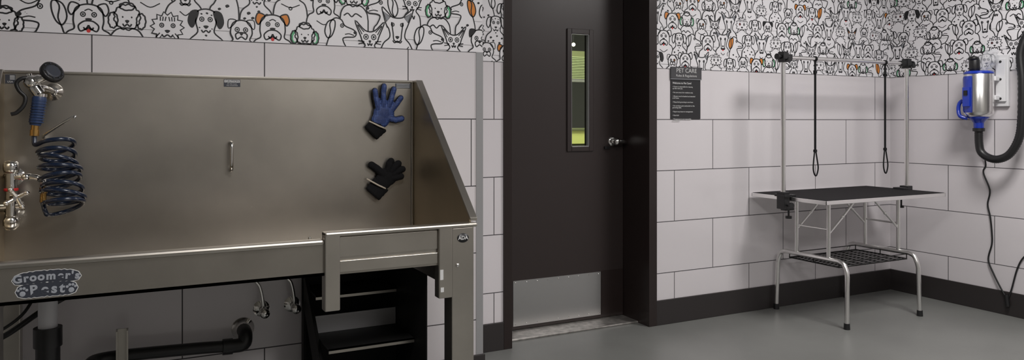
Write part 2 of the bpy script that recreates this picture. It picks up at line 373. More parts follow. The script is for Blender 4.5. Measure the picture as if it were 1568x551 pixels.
def wallpaper(name, x0, x1, z0, z1, org, ud, nd, sc=.150, seed=1, start=0, wd=.0027, par=None):
    rs = random.Random(seed); b = MB(); ud = Vector(ud); nd = Vector(nd); org = Vector(org)
    def P(x, z, h):
        x = min(max(x, x0), x1); z = min(max(z, z0), z1)
        p = org+ud*x+nd*h; return (p.x, p.y, z)
    b.add([P(x0, z0, .001), P(x1, z0, .001), P(x1, z1, .001), P(x0, z1, .001)], [(0, 1, 2, 3)], 0)
    px, pz = sc*.78, sc*.82; rows = int((z1-z0)/pz)+1
    for r in range(rows-1, -1, -1):
        n = int((x1-x0)/px)+2; order = list(range(0, n, 2))+list(range(1, n, 2))
        kinds = [(i*5+r*3+start+rs.choice((0, 0, 1))) % 8 for i in range(n)]
        for oi, i in enumerate(order):
            ox = x0+(i+(.5 if r % 2 else 0))*px+rs.uniform(-.06, .06)*sc
            oz = z0+r*pz-sc*.16+rs.uniform(-.08, .08)*sc+(0 if i % 2 == 0 else -.12*sc)
            k = kinds[i]; s = sc*rs.uniform(.88, 1.04); fl = rs.choice((-1, 1))
            h = .0015+(rows-1-r)*.0005+(i % 2)*.00025
            F, K = dog(k, rs.random())
            for fi, (c, poly) in enumerate(F):
                poly = [(ox+fl*s*x, oz+s*y) for x, y in poly]
                if max(q[1] for q in poly) <= z0: continue
                tr = tessellate_polygon([[Vector((x, y, 0)) for x, y in poly]])
                b.add([P(x, y, h+(.00004 if fi else 0)+.000002*fi) for x, y in poly], tr, c)
            for pts, cl in K:
                pts = [Vector((ox+fl*s*x, oz+s*y)) for x, y in pts]
                if len(pts) < 2 or max(q.y for q in pts) <= z0: continue
                k2 = len(pts); L = []; R = []
                for q in range(k2):
                    a = pts[(q-1) % k2] if (cl or q > 0) else pts[q]; c_ = pts[(q+1) % k2] if (cl or q < k2-1) else pts[q]
                    t = c_-a; t = t.normalized() if t.length > 1e-9 else Vector((1, 0)); nn = Vector((-t.y, t.x))*wd*(1 if k2 > 14 else .75)
                    L.append(pts[q]+nn); R.append(pts[q]-nn)
                vs = [P(v.x, v.y, h+.0001) for v in L]+[P(v.x, v.y, h+.0001) for v in R]
                fs = [(q, (q+1) % k2, k2+(q+1) % k2, k2+q) for q in range(k2 if cl else k2-1)]
                b.add(vs, fs, 1)
    f2 = []; m2 = []; s2 = []
    for f, m_, s_ in zip(b.f, b.m, b.sm):
        ps = [Vector(b.v[i]) for i in f]
        ar = sum(((ps[i]-ps[0]).cross(ps[i+1]-ps[0])).length for i in range(1, len(ps)-1))
        if ar > 1e-9: f2.append(f); m2.append(m_); s2.append(s_)
    b.f, b.m, b.sm = f2, m2, s2
    return b.obj(name, ['paper', 'ink', 'green', 'orange', 'red', 'grey'], par, fix=False)
ZT = 2.45
wallpaper('wallpaper_left', -1.3, XC, HW, ZT, (0, YT, 0), (1, 0, 0), (0, -1, 0), .165, 11, 6, .0028, wl)
wallpaper('wallpaper_recess', XC, DX0-.05, HW, ZT, (0, YD, 0), (1, 0, 0), (0, -1, 0), .145, 4, 5, .0029, wb)
wallpaper('wallpaper_back', DX1+.058, XR, HW, ZT, (0, YD, 0), (1, 0, 0), (0, -1, 0), .145, 5, 1, .0029, wb)
wallpaper('wallpaper_right', -YD, -1.6, HW, ZT, (XR, 0, 0), (0, -1, 0), (-1, 0, 0), .145, 6, 4, .0029, wr)

# ---------------------------------------------------------------- wash tub
tub = root('dog_wash_tub', (.34, 2.75, 0)); TX0, TX1 = -.400, 1.080; TF = 2.435; TB = 3.05
b = MB(); b.box(TX0, TX1, TB, TB+.012, .70, 1.378); b.obj('back_splash', ['steel2'], tub)
b = MB(); b.box(TX0-.006, TX1+.006, TB-.006, YT-.004, 1.374, 1.384); b.obj('back_lip', ['steel'], tub, .003)
sp = [(TB, .70), (TB, 1.380), (3.005, 1.380), (TF+.01, .862), (TF+.01, .70)]
for nm, xa, xb, s in (('side_panel_right', TX1-.006, TX1, 1), ('side_panel_left', TX0, TX0+.006, -1)):
    b = MB(); b.prism(sp, 'X', xa, xb); b.obj(nm, ['steelw'], tub)
    b = MB(); e0, e1 = (xa-.002, xb+.020) if s > 0 else (xa-.020, xb+.002)
    b.prism([(TB, 1.384), (3.002, 1.384), (TF-.002, .864), (TF-.002, .852), (3.008, 1.374), (TB, 1.374)], 'X', e0, e1); b.obj(nm+'_flange', ['steel'], tub, .002)
b = MB(); b.tube([(TX1-.012, TB-.006, .715), (TX1-.012, TB-.006, 1.374)], .0035, 0, 8); b.obj('corner_weld', ['steel'], tub)
box('basin_floor', (TX0, TX1, TF, TB, .705, .715), 'steel2', tub)
b = MB(); b.box(TX0, .552, TF, TF+.014, .705, .808); b.obj('front_apron', ['steel2'], tub)
b = MB(); b.box(TX0, .552, TF-.012, TF+.030, .806, .824); b.obj('front_rim', ['steel'], tub, .007)
b = MB()
b.box(.552, .603, TF-.014, TF+.03, .589, .845); b.box(.948, .999, TF-.014, TF+.03, .589, .845); b.obj('gate_channels', ['steel'], tub, .004)
b = MB(); b.box(.552, TX1+.016, TF-.016, TF+.032, .832, .847); b.obj('gate_top_rail', ['steel'], tub, .006)
b = MB(); b.box(.603, .948, TF+.004, TF+.014, .71, .83); b.box(.603, .948, TF-.004, TF+.01, .712, .750); b.box(.603, .948, TF-.002, TF+.01, .762, .828)
b.obj('gate_panel', ['steel'], tub, .002)
b = MB()
b.box(.999, TX1+.004, TF-.008, TF+.066, .02, .832)
b.box(TX0, TX0+.075, TF-.002, TF+.066, .02, .705)
b.box(TX1-.06, TX1, TB-.075, TB-.01, .02, .705); b.box(TX0, TX0+.06, TB-.075, TB-.01, .02, .705)
b.box(TX1-.05, TX1-.01, TF+.06, TB-.07, .12, .15); b.box(TX0+.01, TX0+.05, TF+.06, TB-.07, .12, .15)
b.box(TX0+.03, TX0+.06, TF+.06, TB-.07, .66, .70); b.box(TX1-.05, TX1-.01, TF+.06, TB-.07, .60, .705)
for x in (TX0+.035, TX1-.04):
    for y in (TF+.03, TB-.045): b.tube([(x, y, 0), (x, y, .03)], .022, 0, 14)
b.obj('legs', ['steel'], tub, .003)
b = MB(); b.ball((1.02, TF-.010, .70), .007, 0, 8, (1, .6, 1)); b.ball((.635, TB-.002, .735), .006, 0, 8); b.ball((.70, TB-.002, .735), .006, 0, 8)
b.obj('bolts', ['chrome'], tub)
b = MB(); b.tube(cr([(.333, TB, 1.127), (.333, TB-.035, 1.122), (.333, TB-.04, 1.075), (.333, TB-.035, 1.025), (.333, TB, 1.02)], 5), .0065, 0, 10); b.obj('tether_handle', ['chrome'], tub)
def decal(nm, x0, x1, z0, z1, y, m): return box(nm, (x0, x1, y-.0012, y, z0, z1), m, tub)
decal('flag_sticker', -.392, -.362, 1.338, 1.369, TB, 'stk_grey')
for i in range(4): decal('flag_stripe', -.378, -.364, 1.352+i*.004, 1.354+i*.004, TB-.0012, 'txt')
text('flag_text', 'USA', (-.377, TB-.002, 1.344), .009, 'txt', tub)
decal('caution_label', .309, .369, 1.342, 1.370, TB, 'stk_grey')
decal('caution_band', .311, .367, 1.358, 1.368, TB-.001, 'txt')
text('caution_text', 'CAUTION', (.339, TB-.0025, 1.363), .011, 'stk_grey', tub)
text('caution_text2', 'Do Not Leave\nPets Unattended', (.339, TB-.0025, 1.350), .006, 'txt', tub)
decal('maker_label', .995, 1.062, 1.350, 1.370, TB, 'stk_grey')
for i in range(3): decal('maker_line', .999, 1.058, 1.353+i*.006, 1.355+i*.006, TB-.001, 'txt')
b = MB(); b.lathe([(0, -.002), (.022, -.002), (.022, 0)], (1.041, TF-.008, .795), 'Y')
for i, v in enumerate(b.v): b.v[i] = (v[0], v[1], .795+(v[2]-.795)*.75)
b.obj('ada_oval', ['sign'], tub)
text('ada_text', 'ADA', (1.041, TF-.0105, .795), .018, 'txt', tub, off=.0004)
# logo sticker: die-cut pale edge, dark inner field, pale bold letters on an arc
lx, ly = -.215, TF
def pill(b, cx, cz, w, h, bend, y, m, k=24, wob=0):
    top = []; bot = []
    for i in range(k+1):
        u_ = -1+2*i/k; rr_ = (1-abs(u_)**6)**.5
        zc = cz-bend*u_*u_; wv = wob*abs(sin(i*1.31)); top.append((cx+u_*w, y, zc+(h+wv)*rr_)); bot.append((cx+u_*w, y, zc-(h+wv)*rr_))
    n = k+1; b.add(top+bot, [(i, i+1, n+i+1, n+i) for i in range(k)], m)
b = MB()
pill(b, lx, .777, .084, .0165, .006, ly-.0008, 0, wob=.003); pill(b, lx, .741, .076, .0195, .002, ly-.0009, 0, wob=.003)
pill(b, lx, .777, .0818, .0145, .006, ly-.0012, 1, wob=.003); pill(b, lx, .741, .0738, .0175, .002, ly-.0013, 1, wob=.003)
b.obj('logo_backing', ['txt', 'stk_grey'], tub, fix=False)
def arc_word(w, zc, size, adv, bend, tag):
    n = len(w); tot = sum(adv.get(ch, .6) for ch in w)*size; x = lx-tot/2
    for i, ch in enumerate(w):
        a = adv.get(ch, .6)*size; xm = x+a/2; x += a; u_ = (xm-lx)/(tot/2); zz = zc-bend*u_*u_
        o = text('%s_%d' % (tag, i), ch, (xm, ly-.002, zz), size, 'logo', tub, off=.0013, ext=.0002)
        o.rotation_euler = (pi/2, u_*.12, 0)
adv = {'G': .82, 'r': .50, 'o': .64, 'm': .94, 'e': .64, "'": .28, 's': .56, 'B': .74, 't': .46}
arc_word("Groomer's", .777, .0295, adv, .005, 'logo_top'); arc_word('Best', .741, .037, adv, .001, 'logo_low')
b = MB()
for cx, cz in ((lx-.058, .738), (lx+.058, .738)):
    for i, (dx, dz, r) in enumerate(((0, -.005, .0075), (-.010, .005, .0038), (-.0038, .010, .0038), (.0038, .010, .0038), (.010, .005, .0038))):
        b.ball((cx+dx, ly-.0016, cz+dz), r, 0, 12, (1, .06, 1))
b.obj('logo_paws', ['logo'], tub)
b = MB()
b.box(.952, .964, TF-.0153, TF-.014, .655, .690); b.box(.954, .966, TF-.0153, TF-.014, .612, .628)
b.obj('channel_labels', ['txt'], tub)

# sprayer, bracket and coil hose
sp_ = root('pet_sprayer', (-.27, 2.95, 1.2)); Y = 2.95
b = MB()
b.lathe([(0, -.03), (.016, -.03), (.018, -.014), (.028, -.006), (.030, 0)], (-.250, TB, 1.312), 'Y')
b.tube([(-.250, TB-.02, 1.312), (-.262, Y+.01, 1.318), (-.275, Y, 1.322)], .010)
b.tube(cr([(-.252, Y-.018, 1.366), (-.275, Y-.008, 1.352), (-.305, Y, 1.342), (-.318, Y, 1.330)], 5), [.012]*6+[.017]*5+[.019]*5)
b.tube(cr([(-.315, Y, 1.345), (-.298, Y, 1.325), (-.282, Y, 1.300)], 4), [.015]*4+[.021]*5)
b.ball((-.306, Y, 1.340), .024); b.tube([(-.31, Y, 1.35), (-.313, Y, 1.368)], .009)
b.tube([(-.28, Y, 1.302), (-.281, Y, 1.292)], .021)
b.obj('spray_body', ['chrome'], sp_)
b = MB(); ax = Vector((.45, -.62, .42)).normalized(); c0 = Vector((-.248, Y-.024, 1.370))
b.tube([c0-ax*.020, c0-ax*.008, c0, c0+ax*.014, c0+ax*.016], [.014, .026, .037, .037, .031], 0, 26)
b.tube([c0+ax*.0161, c0+ax*.018], [.024, .020], 1, 20)
for i in range(9):
    a = 2*pi*i/9; u_ = ax.orthogonal().normalized(); w_ = ax.cross(u_)
    b.ball(c0+ax*.017+(u_*cos(a)+w_*sin(a))*.029, .0032, 1, 8)
b.obj('spray_rose', ['black', 'stk_grey'], sp_)
b = MB(); b.tube(cr([(-.304, Y-.005, 1.352), (-.330, Y-.01, 1.352), (-.346, Y-.012, 1.335), (-.338, Y-.012, 1.310), (-.322, Y-.01, 1.290), (-.326, Y-.012, 1.262), (-.345, Y-.014, 1.238), (-.361, Y-.014, 1.232)], 5), .0065, 0, 10); b.obj('trigger_lever', ['black'], sp_)
b = MB(); b.tube([(-.281, Y, 1.294), (-.283, Y, 1.285), (-.288, Y, 1.245), (-.293, Y, 1.21), (-.295, Y, 1.195)], [.019, .022, .019, .020, .016], 0, 18)
for i in range(9): z = 1.28-i*.009; b.tube([(-.283-.0011*i, Y, z), (-.2833-.0011*i, Y, z-.004)], .0222, 0, 18)
b.obj('grip', ['bluegrip'], sp_)
b = MB(); b.tube([(-.295, Y, 1.196), (-.296, Y, 1.180)], .012, 0, 6); b.tube([(-.296, Y, 1.180), (-.297, Y, 1.160)], .014, 0, 16)
b.tube([(-.272, Y+.01, .985), (-.272, Y+.01, .965)], .012, 0, 6); b.tube([(-.272, Y+.01, .965), (-.274, Y+.012, .935)], .010, 0, 12); b.obj('brass_fittings', ['brass'], sp_)
b = MB(); b.tube(cr([(-.275, TB, 1.14), (-.274, Y+.03, 1.155), (-.262, Y+.01, 1.168), (-.20, Y-.02, 1.212), (-.178, Y-.03, 1.226), (-.180, Y-.032, 1.219)], 5), .0045, 0, 8); b.obj('hose_hook', ['alu'], sp_)
pts = [(-.297, Y, 1.165), (-.297, Y-.004, 1.145), (-.293, Y-.012, 1.130)]
turns = 8; nseg = 26; r0 = .056
hel = []
for i in range(turns*nseg+1):
    t = i/(turns*nseg); a = pi+2*pi*i/nseg
    cx = -.236+.030*t; cz = 1.140-.232*t; rr = r0*(.86+.10*sin(pi*t)+.18*t)
    dx = rr*cos(a); dy = rr*.9*sin(a); tl = .10+.30*sin(2.2*t*6.28+.6)
    hel.append((cx+dx+.004*sin(5.1*t*6.28), Y-.008+dy, cz-.36*dy+tl*dx*.55))
pts = cr(pts+hel[3:4], 5)[:-1]+[Vector(p) for p in hel[3:]]
e = hel[-1]; pts += cr([e, (-.268, Y-.01, .915), (-.274, Y+.012, .936)], 5)[1:]
b = MB(); b.tube(pts, .0075, 0, 12); b.obj('coil_hose', ['navy'], sp_)
# the faucet the hose is coupled to
b = MB()
for z in (.905, 1.02):
    b.lathe([(0, -.018), (.017, -.018), (.020, -.008), (.030, -.003), (.032, 0)], (-.366, TB, z), 'Y')
    b.tube([(-.366, TB-.01, z), (-.366, TB-.07, z)], .012)
b.tube([(-.366, TB-.07, .88), (-.366, TB-.07, 1.045)], [.018, .018], 0, 16)
b.lathe([(0, .0), (.020, 0), (.024, .012), (.024, .03), (.018, .04), (0, .042)], (-.366, TB-.07, 1.035), 'Z')
b.lathe([(0, -.05), (.014, -.05), (.024, -.036), (.024, -.015), (.016, 0), (0, 0)], (-.366, TB-.07, .895), 'Z')
b.tube(cr([(-.366, TB-.07, 1.02), (-.33, TB-.085, 1.022), (-.295, TB-.09, 1.02), (-.274, TB-.088, 1.005), (-.272, TB-.088, .985)], 5), .010)
b.lathe([(0, .0), (.016, 0), (.016, .02), (0, .022)], (-.322, TB-.085, 1.012), 'Z')
for a in range(4):
    d = Vector((cos(a*pi/2+.5), -.35*abs(sin(a*pi/2+.5)), sin(a*pi/2+.5)))
    b.tube([(-.345, TB-.105, .955), Vector((-.345, TB-.115, .955))+d*.032], [.008, .007]); b.ball(Vector((-.345, TB-.115, .955))+d*.033, .009)
b.tube([(-.366, TB-.07, .955), (-.345, TB-.115, .955)], .011)
b.tube([(-.40, TB-.07, .925), (-.33, TB-.07, .925)], .013)
b.obj('faucet_body', ['chrome'], sp_)
b = MB(); b.lathe([(.0185, 0), (.021, .002), (.021, .008), (.0185, .010)], (-.366, TB-.07, .975), 'Z'); b.obj('faucet_hot_ring', ['red'], sp_)

# gloves
def glove(name, fingers, palm, cuff, strap, m, y):
    r_ = root(name, (palm[0][0], y, palm[0][1])); b = MB()
    def cap(p, q, ra, rb, fy=.8):
        P0 = Vector((p[0], y, p[1])); P1 = Vector((q[0], y-.004, q[1]))
        b.tube([P0, P1], [ra, rb], 0, 14); b.ball(P0, ra, 0, 12); b.ball(P1, rb, 0, 12)
    for (p, mid, q, ra, rb) in fingers:
        cap(p, mid, ra, (ra+rb)/2); cap(mid, q, (ra+rb)/2, rb)
    for (x, z, rx, rz) in palm: b.ball((x, y, z), 1, 0, 20, (rx, .015, rz))
    o = b.obj('hand', [m], r_)
    rm = o.modifiers.new('r', 'REMESH'); rm.mode = 'VOXEL'; rm.voxel_size = .0022; rm.use_smooth_shade = True
    sm = o.modifiers.new('s', 'SMOOTH'); sm.iterations = 5; sm.factor = .5
    b = MB(); (cx0, cz0), (cx1, cz1), w0, w1 = cuff
    d = Vector((cx1-cx0, 0, cz1-cz0)).normalized(); n_ = Vector((-d.z, 0, d.x)); vs = []; K = 6; Nn = 20
    for i in range(K+1):
        t = i/K; c = Vector((cx0+(cx1-cx0)*t, y, cz0+(cz1-cz0)*t)); w = w0+(w1-w0)*t+.0015*(i % 2)
        for j in range(Nn):
            a = 2*pi*j/Nn; vs.append(c+n_*w*cos(a)+Vector((0, 1, 0))*.013*sin(a))
    fs = [(i*Nn+j, i*Nn+(j+1) % Nn, (i+1)*Nn+(j+1) % Nn, (i+1)*Nn+j) for i in range(K) for j in range(Nn)]
    fs += [tuple(range(Nn))[::-1], tuple(range(K*Nn, K*Nn+Nn))]
    b.add(vs, fs, 0, True); b.obj('cuff', ['knit'], r_)
    b = MB(); (ax_, az), (bx, bz) = strap
    q = cr([(ax_, y, az), ((ax_*.75+bx*.25), y-.0165, az*.75+bz*.25-.002), ((ax_+bx)/2, y-.019, (az+bz)/2-.003), (ax_*.25+bx*.75, y-.0165, az*.25+bz*.75-.002), (bx, y, bz)], 5)
    b.tube(q, .0035, 0, 8); b.obj('strap', ['strap'], r_)
glove('grooming_glove', [
    ((.913,1.262),(.903,1.302),(.898,1.336),.0145,.0135), ((.935,1.272),(.934,1.318),(.937,1.356),.0145,.0135),
    ((.958,1.270),(.970,1.312),(.980,1.344),.0145,.0135), ((.973,1.258),(.996,1.288),(1.011,1.308),.014,.013),
    ((.960,1.222),(.988,1.214),(1.014,1.220),.016,.0145)],
    [(.938,1.242,.047,.046),(.923,1.214,.041,.036)], ((.922,1.196),(.882,1.158),.040,.037), ((.876,1.208),(.948,1.176)), 'glove', TB-.019)
glove('grooming_glove', [
    ((.935,.985),(.905,1.012),(.884,1.026),.0165,.0155), ((.955,1.0),(.962,1.028),(.969,1.040),.0155,.015),
    ((.972,.998),(.990,1.020),(1.001,1.029),.0155,.015), ((.980,.985),(1.004,1.000),(1.020,1.005),.0155,.014),
    ((.972,.968),(.995,.970),(1.013,.974),.015,.014)],
    [(.952,.974,.045,.040),(.935,.955,.038,.036)], ((.928,.945),(.889,.902),.041,.038), ((.866,.968),(.952,.922)), 'knit', TB-.019)

# plumbing under the tub
pl = root('drain_plumbing', (-.24, 2.75, .4))
b = MB()
b.tube([(-.241, 2.75, .71), (-.241, 2.75, .54)], .027, 0, 20); b.tube([(-.241, 2.75, .71), (-.241, 2.75, .69)], .04, 0, 20); b.obj('tailpiece', ['pvc'], pl)
b = MB(); b.tube([(-.241, 2.75, .56), (-.241, 2.75, .50)], .040, 0, 20); b.tube([(-.241, 2.75, .50), (-.241, 2.75, .40)], .034, 0, 18)
b.tube(cr([(-.241, 2.75, .42), (-.241, 2.76, .32), (-.20, 2.80, .28), (-.15, 2.86, .32), (-.14, 2.93, .365), (-.08, 2.99, .372), (.2, 3.0, .362), (.35, 3.0, .352)], 8), .022, 0, 16)
b.tube(cr([(.33, 3.0, .353), (.375, 3.0, .356), (.383, 3.01, .385), (.383, 3.04, .393), (.383, YT, .393)], 5), .026, 0, 16)
b.tube([(.30, 3.0, .354), (.335, 3.0, .353)], .030, 0, 16)
b.tube(cr([(-.41, 2.86, .50), (-.35, 2.84, .535), (-.25, 2.86, .60), (-.12, 2.9, .66), (0, 2.94, .70)], 6), .009, 0, 10)
b.tube(cr([(-.41, 2.80, .54), (-.36, 2.80, .56), (-.31, 2.82, .60), (-.28, 2.86, .66), (-.27, 2.86, .705)], 6), .005, 0, 8)
b.obj('black_pipe', ['black'], pl)
b = MB(); b.lathe([(.026, -.03), (.030, -.012), (.042, -.004), (.044, 0)], (.383, YT, .393), 'Y')
b.obj('wall_escutcheon', ['chrome'], pl)
b = MB(); b.box(-.055, -.050, 2.93, 2.97, 0, .475); b.box(-.022, -.017, 2.93, 2.97, 0, .475); b.box(-.055, -.017, 2.965, 2.97, 0, .475); b.obj('strut_channel', ['steel'], pl)
b = MB()
for x, z in ((.4525, .464), (.5716, .468)):
    b.lathe([(.010, -.012), (.022, -.008), (.032, 0)], (x, YT, z), 'Y'); b.tube([(x, YT, z), (x, YT-.06, z)], .009); b.ball((x, YT-.06, z), .017)
    b.lathe([(0, -.02), (.018, -.018), (.018, -.006), (0, 0)], (x, YT-.08, z), 'Y')
    b.tube(cr([(x, YT-.06, z), (x-.004, YT-.06, z+.05), (x-.015, YT-.06, z+.10), (x-.035, YT-.06, .60), (x-.05, YT-.06, .70)], 5), .0065)
b.obj('supply_valves', ['chrome'], pl)

# pull-out steps under the gate
st = root('pet_steps', (.78, 2.75, 0))
b = MB()
for x in (.600, .945):
    b.prism([(2.50, 0.0), (2.53, 0.0), (3.02, .50), (3.02, .60), (2.98, .60), (2.50, .16)], 'X', x, x+.012)
    b.prism([(3.00, 0), (3.04, 0), (3.04, .60), (3.00, .60)], 'X', x, x+.012)
b.box(.93, .935, 2.50, 3.04, .10, .66); b.box(.612, .930, 3.035, 3.04, .10, .66)
b.box(.612, .930, 2.66, 2.664, .10, .235); b.box(.612, .930, 2.835, 2.838, .20, .39)
b.obj('stringers', ['stepblk'], st, .002)
b = MB()
for (ya, yb, z) in ((2.52, 2.68, .25), (2.62, 2.84, .405), (2.83, 3.03, .55)):
    b.box(.612, .928, ya, yb, z-.006, z, 0); b.box(.612, .928, ya, ya+.004, z-.016, z, 1)
b.obj('treads', ['stepblk', 'steel2'], st)
b = MB(); b.box(.612, .928, 2.842, 2.846, .405, .470); b.obj('kick_riser', ['guard'], st)

# ---------------------------------------------------------------- grooming table
gt = root('grooming_table', (4.02, 3.22, 0)); tx0, tx1, ty0, ty1, tz = 3.485, 4.560, 2.930, 3.500, .757
b = MB(); b.box(tx0+.004, tx1-.004, ty0+.004, ty1-.004, tz-.012, tz+.001); b.obj('rubber_top', ['tabletop'], gt, .002)
b = MB(); e_ = .024
b.box(tx0, tx1, ty0, ty0+.006, tz-e_, tz-.001); b.box(tx0, tx1, ty1-.006, ty1, tz-e_, tz-.001); b.box(tx0, tx0+.006, ty0, ty1, tz-e_, tz-.001); b.box(tx1-.006, tx1, ty0, ty1, tz-e_, tz-.001)
b.box(tx0+.005, tx1-.005, ty0+.005, ty1-.005, tz-.020, tz-.014); b.obj('edge_frame', ['post'], gt, .002)
b = MB(); lr = .0125; X1, X2 = 3.700, 4.335; ya, yb = 2.957, 3.488
for x, sgn in ((X1, -1), (X2, 1)):
    f = .012*sgn
    pts = [(x+f, ya, .02), (x+f*.3, ya+.004, .30)]+cr([(x, ya+.010, .33), (x, ya+.030, .368), (x, ya+.065, .382)], 5)
    pts += cr([(x, yb-.065, .382), (x, yb-.030, .368), (x, yb-.010, .33)], 5)+[(x+f*.3, yb-.004, .30), (x+f, yb, .02)]
    b.tube(pts, lr*1.08, 0, 14)
    for y in (3.095, 3.335): b.tube([(x, y, .382), (x, y, tz-.018)], lr*.95, 0, 14)
    b.tube([(x, 3.095, .56), (x, 3.335, .56)], .006, 0, 8)
    xm = x+(.25 if sgn < 0 else -.25)
    for y in (3.095, 3.335):
        b.tube([(x, y, .53), (x-sgn*.125, y, .63), (xm, y, tz-.02)], .007, 0, 8)
        b.ball((x-sgn*.125, y, .63), .011, 0, 8)
b.obj('tube_legs', ['post'], gt)
b = MB()
for x, f in ((X1, -.012), (X2, .012)):
    for y in (ya, yb): b.tube([(x+f, y, 0), (x+f, y, .035)], [.018, .0165], 0, 14)
b.obj('rubber_feet', ['black'], gt)
b = MB(); rz = .345; ra, rb, rc, rd = X1+.01, X2-.01, 3.03, 3.40
b.tube([(ra, rc, rz), (rb, rc, rz), (rb, rd, rz), (ra, rd, rz)], .0045, 0, 8, True)
b.tube([(ra, rc, rz+.03), (rb, rc, rz+.03), (rb, rd, rz+.03), (ra, rd, rz+.03)], .003, 0, 6, True)
for i in range(1, 13): y = rc+(rd-rc)*i/13; b.tube([(ra, y, rz), (rb, y, rz)], .0025, 0, 6)
for i in range(1, 8): x = ra+(rb-ra)*i/8; b.tube([(x, rc, rz-.003), (x, rd, rz-.003)], .003, 0, 6)
for x in (ra, rb):
    for y in (rc, rd, (rc+rd)/2): b.tube([(x, y, rz-.004), (x, y, .385)], .003, 0, 6)
b.obj('wire_shelf', ['wire'], gt)
pxl, pxr, py, pz = 3.455, 4.590, 3.215, 1.605
b = MB()
b.tube([(pxl, py, .70), (pxl, py, 1.60)], .0145, 0, 16); b.tube([(pxr, py, .74), (pxr, py, 1.60)], .0145, 0, 16)
b.tube([(pxl-.02, py, pz-.014), (pxr+.03, py, pz-.014)], .0115, 0, 14)
b.obj('arm_posts', ['post'], gt)
b = MB()
for x, s in ((pxl, 1), (pxr, -1)):
    b.box(x-.020, x+.020, py-.022, py+.022, pz-.045, pz+.018); b.box(x+s*.005, x+s*.060, py-.018, py+.018, pz-.032, pz+.004)
    b.tube([(x-s*.015, py, pz-.012), (x-s*.045, py-.004, pz-.012)], .010); b.tube([(x-s*.045, py-.004, pz-.012), (x-s*.058, py-.004, pz-.012)], .018, 0, 12)
    b.tube([(x, py-.02, pz-.03), (x, py-.045, pz-.03)], .006); b.tube([(x, py-.045, pz-.03), (x, py-.055, pz-.03)], .016, 0, 12)
b.box(pxl-.030, pxl+.030, py-.04, py+.04, tz+.002, tz+.016); b.box(pxl-.022, pxl+.022, py-.03, py+.03, .685, tz+.03); b.box(pxl, pxl+.075, py-.03, py+.03, tz, tz+.012)
b.box(pxl, pxl+.07, py-.02, py+.02, .675, .690); b.tube([(pxl+.045, py, .735), (pxl+.045, py, .635)], .006); b.tube([(pxl+.045, py, .640), (pxl+.045, py, .625)], .019, 0, 12)
b.tube([(pxl, py-.02, .71), (pxl, py-.055, .71)], .007); b.tube([(pxl, py-.055, .71), (pxl, py-.068, .71)], .018, 0, 12)
b.box(pxr-.030, pxr+.018, py-.03, py+.03, .695, tz+.022); b.box(pxr-.085, pxr, py-.04, py+.04, tz, tz+.012)
b.box(pxr-.085, pxr, py-.02, py+.02, .690, .702); b.tube([(pxr-.055, py, .735), (pxr-.055, py, .645)], .006); b.tube([(pxr-.055, py, .650), (pxr-.055, py, .635)], .017, 0, 12)
b.obj('clamps', ['black'], gt, .002)
b = MB()
for x, zb in ((3.725, .877), (4.372, .873)):
    b.tube([(x-.003, py, pz-.02), (x-.003, py, 1.02)], .0040, 0, 8); b.tube([(x+.005, py, pz-.02), (x+.005, py, 1.02)], .0040, 0, 8)
    b.tube(cr([(x-.003, py, 1.03), (x-.018, py-.005, .965), (x-.022, py-.006, .915), (x-.010, py-.006, zb+.003), (x+.006, py-.006, zb), (x+.020, py-.006, .92), (x+.014, py-.003, .975), (x+.005, py, 1.03)], 6), .0042, 0, 8)
    b.box(x-.008, x+.010, py-.007, py+.007, 1.018, 1.034); b.box(x-.008, x+.010, py-.007, py+.007, 1.50, 1.52)
    b.tube([(x+.001, py, pz-.022), (x+.001, py, pz-.075)], .006, 0, 8); b.lathe([(.012, -.006), (.0165, -.006), (.0165, .006), (.012, .006)], (x, py, pz-.014), 'X', 0, 16)
b.obj('noose_leads', ['rubber'], gt)

# ---------------------------------------------------------------- sign
sg = root('rules_sign', (2.974, YD, 1.37))
box('panel', (2.860, 3.088, YD-.006, YD, 1.222, 1.462), 'sign', sg, .001); box('header', (2.856, 3.092, YD-.012, YD, 1.462, 1.535), 'signh', sg, .002)
box('header_line', (2.856, 3.092, YD-.0125, YD-.001, 1.459, 1.463), 'grey', sg)
text('title', 'PET CARE', (2.974, YD-.0128, 1.512), .036, 'txt', sg); text('subtitle', 'Rules & Regulations', (2.974, YD-.0128, 1.482), .020, 'txt', sg)
text('welcome', 'Welcome to Pet Care!', (2.872, YD-.0068, 1.437), .0155, 'txt', sg, align='LEFT', off=.0003)
lines = ['• Owner is responsible for cleaning\nup after their pet.', '• Pet care area is for residents only.', '• All pets must be leashed and attended\nat all times.', '• Please limit grooming to one hour.', '• Do not leave pets unattended on the\ngrooming table.', '• Report any issues to management.', '• Have fun!', '• Management is not responsible\nfor accidents.']
z = 1.416
for i, l in enumerate(lines):
    k = l.count('\n')+1; text('rule_%d' % (i+1), l, (2.872, YD-.0068, z-.006*(k-1)), .0108, 'txt', sg, align='LEFT', off=.0001); z -= .0135*k+.0085

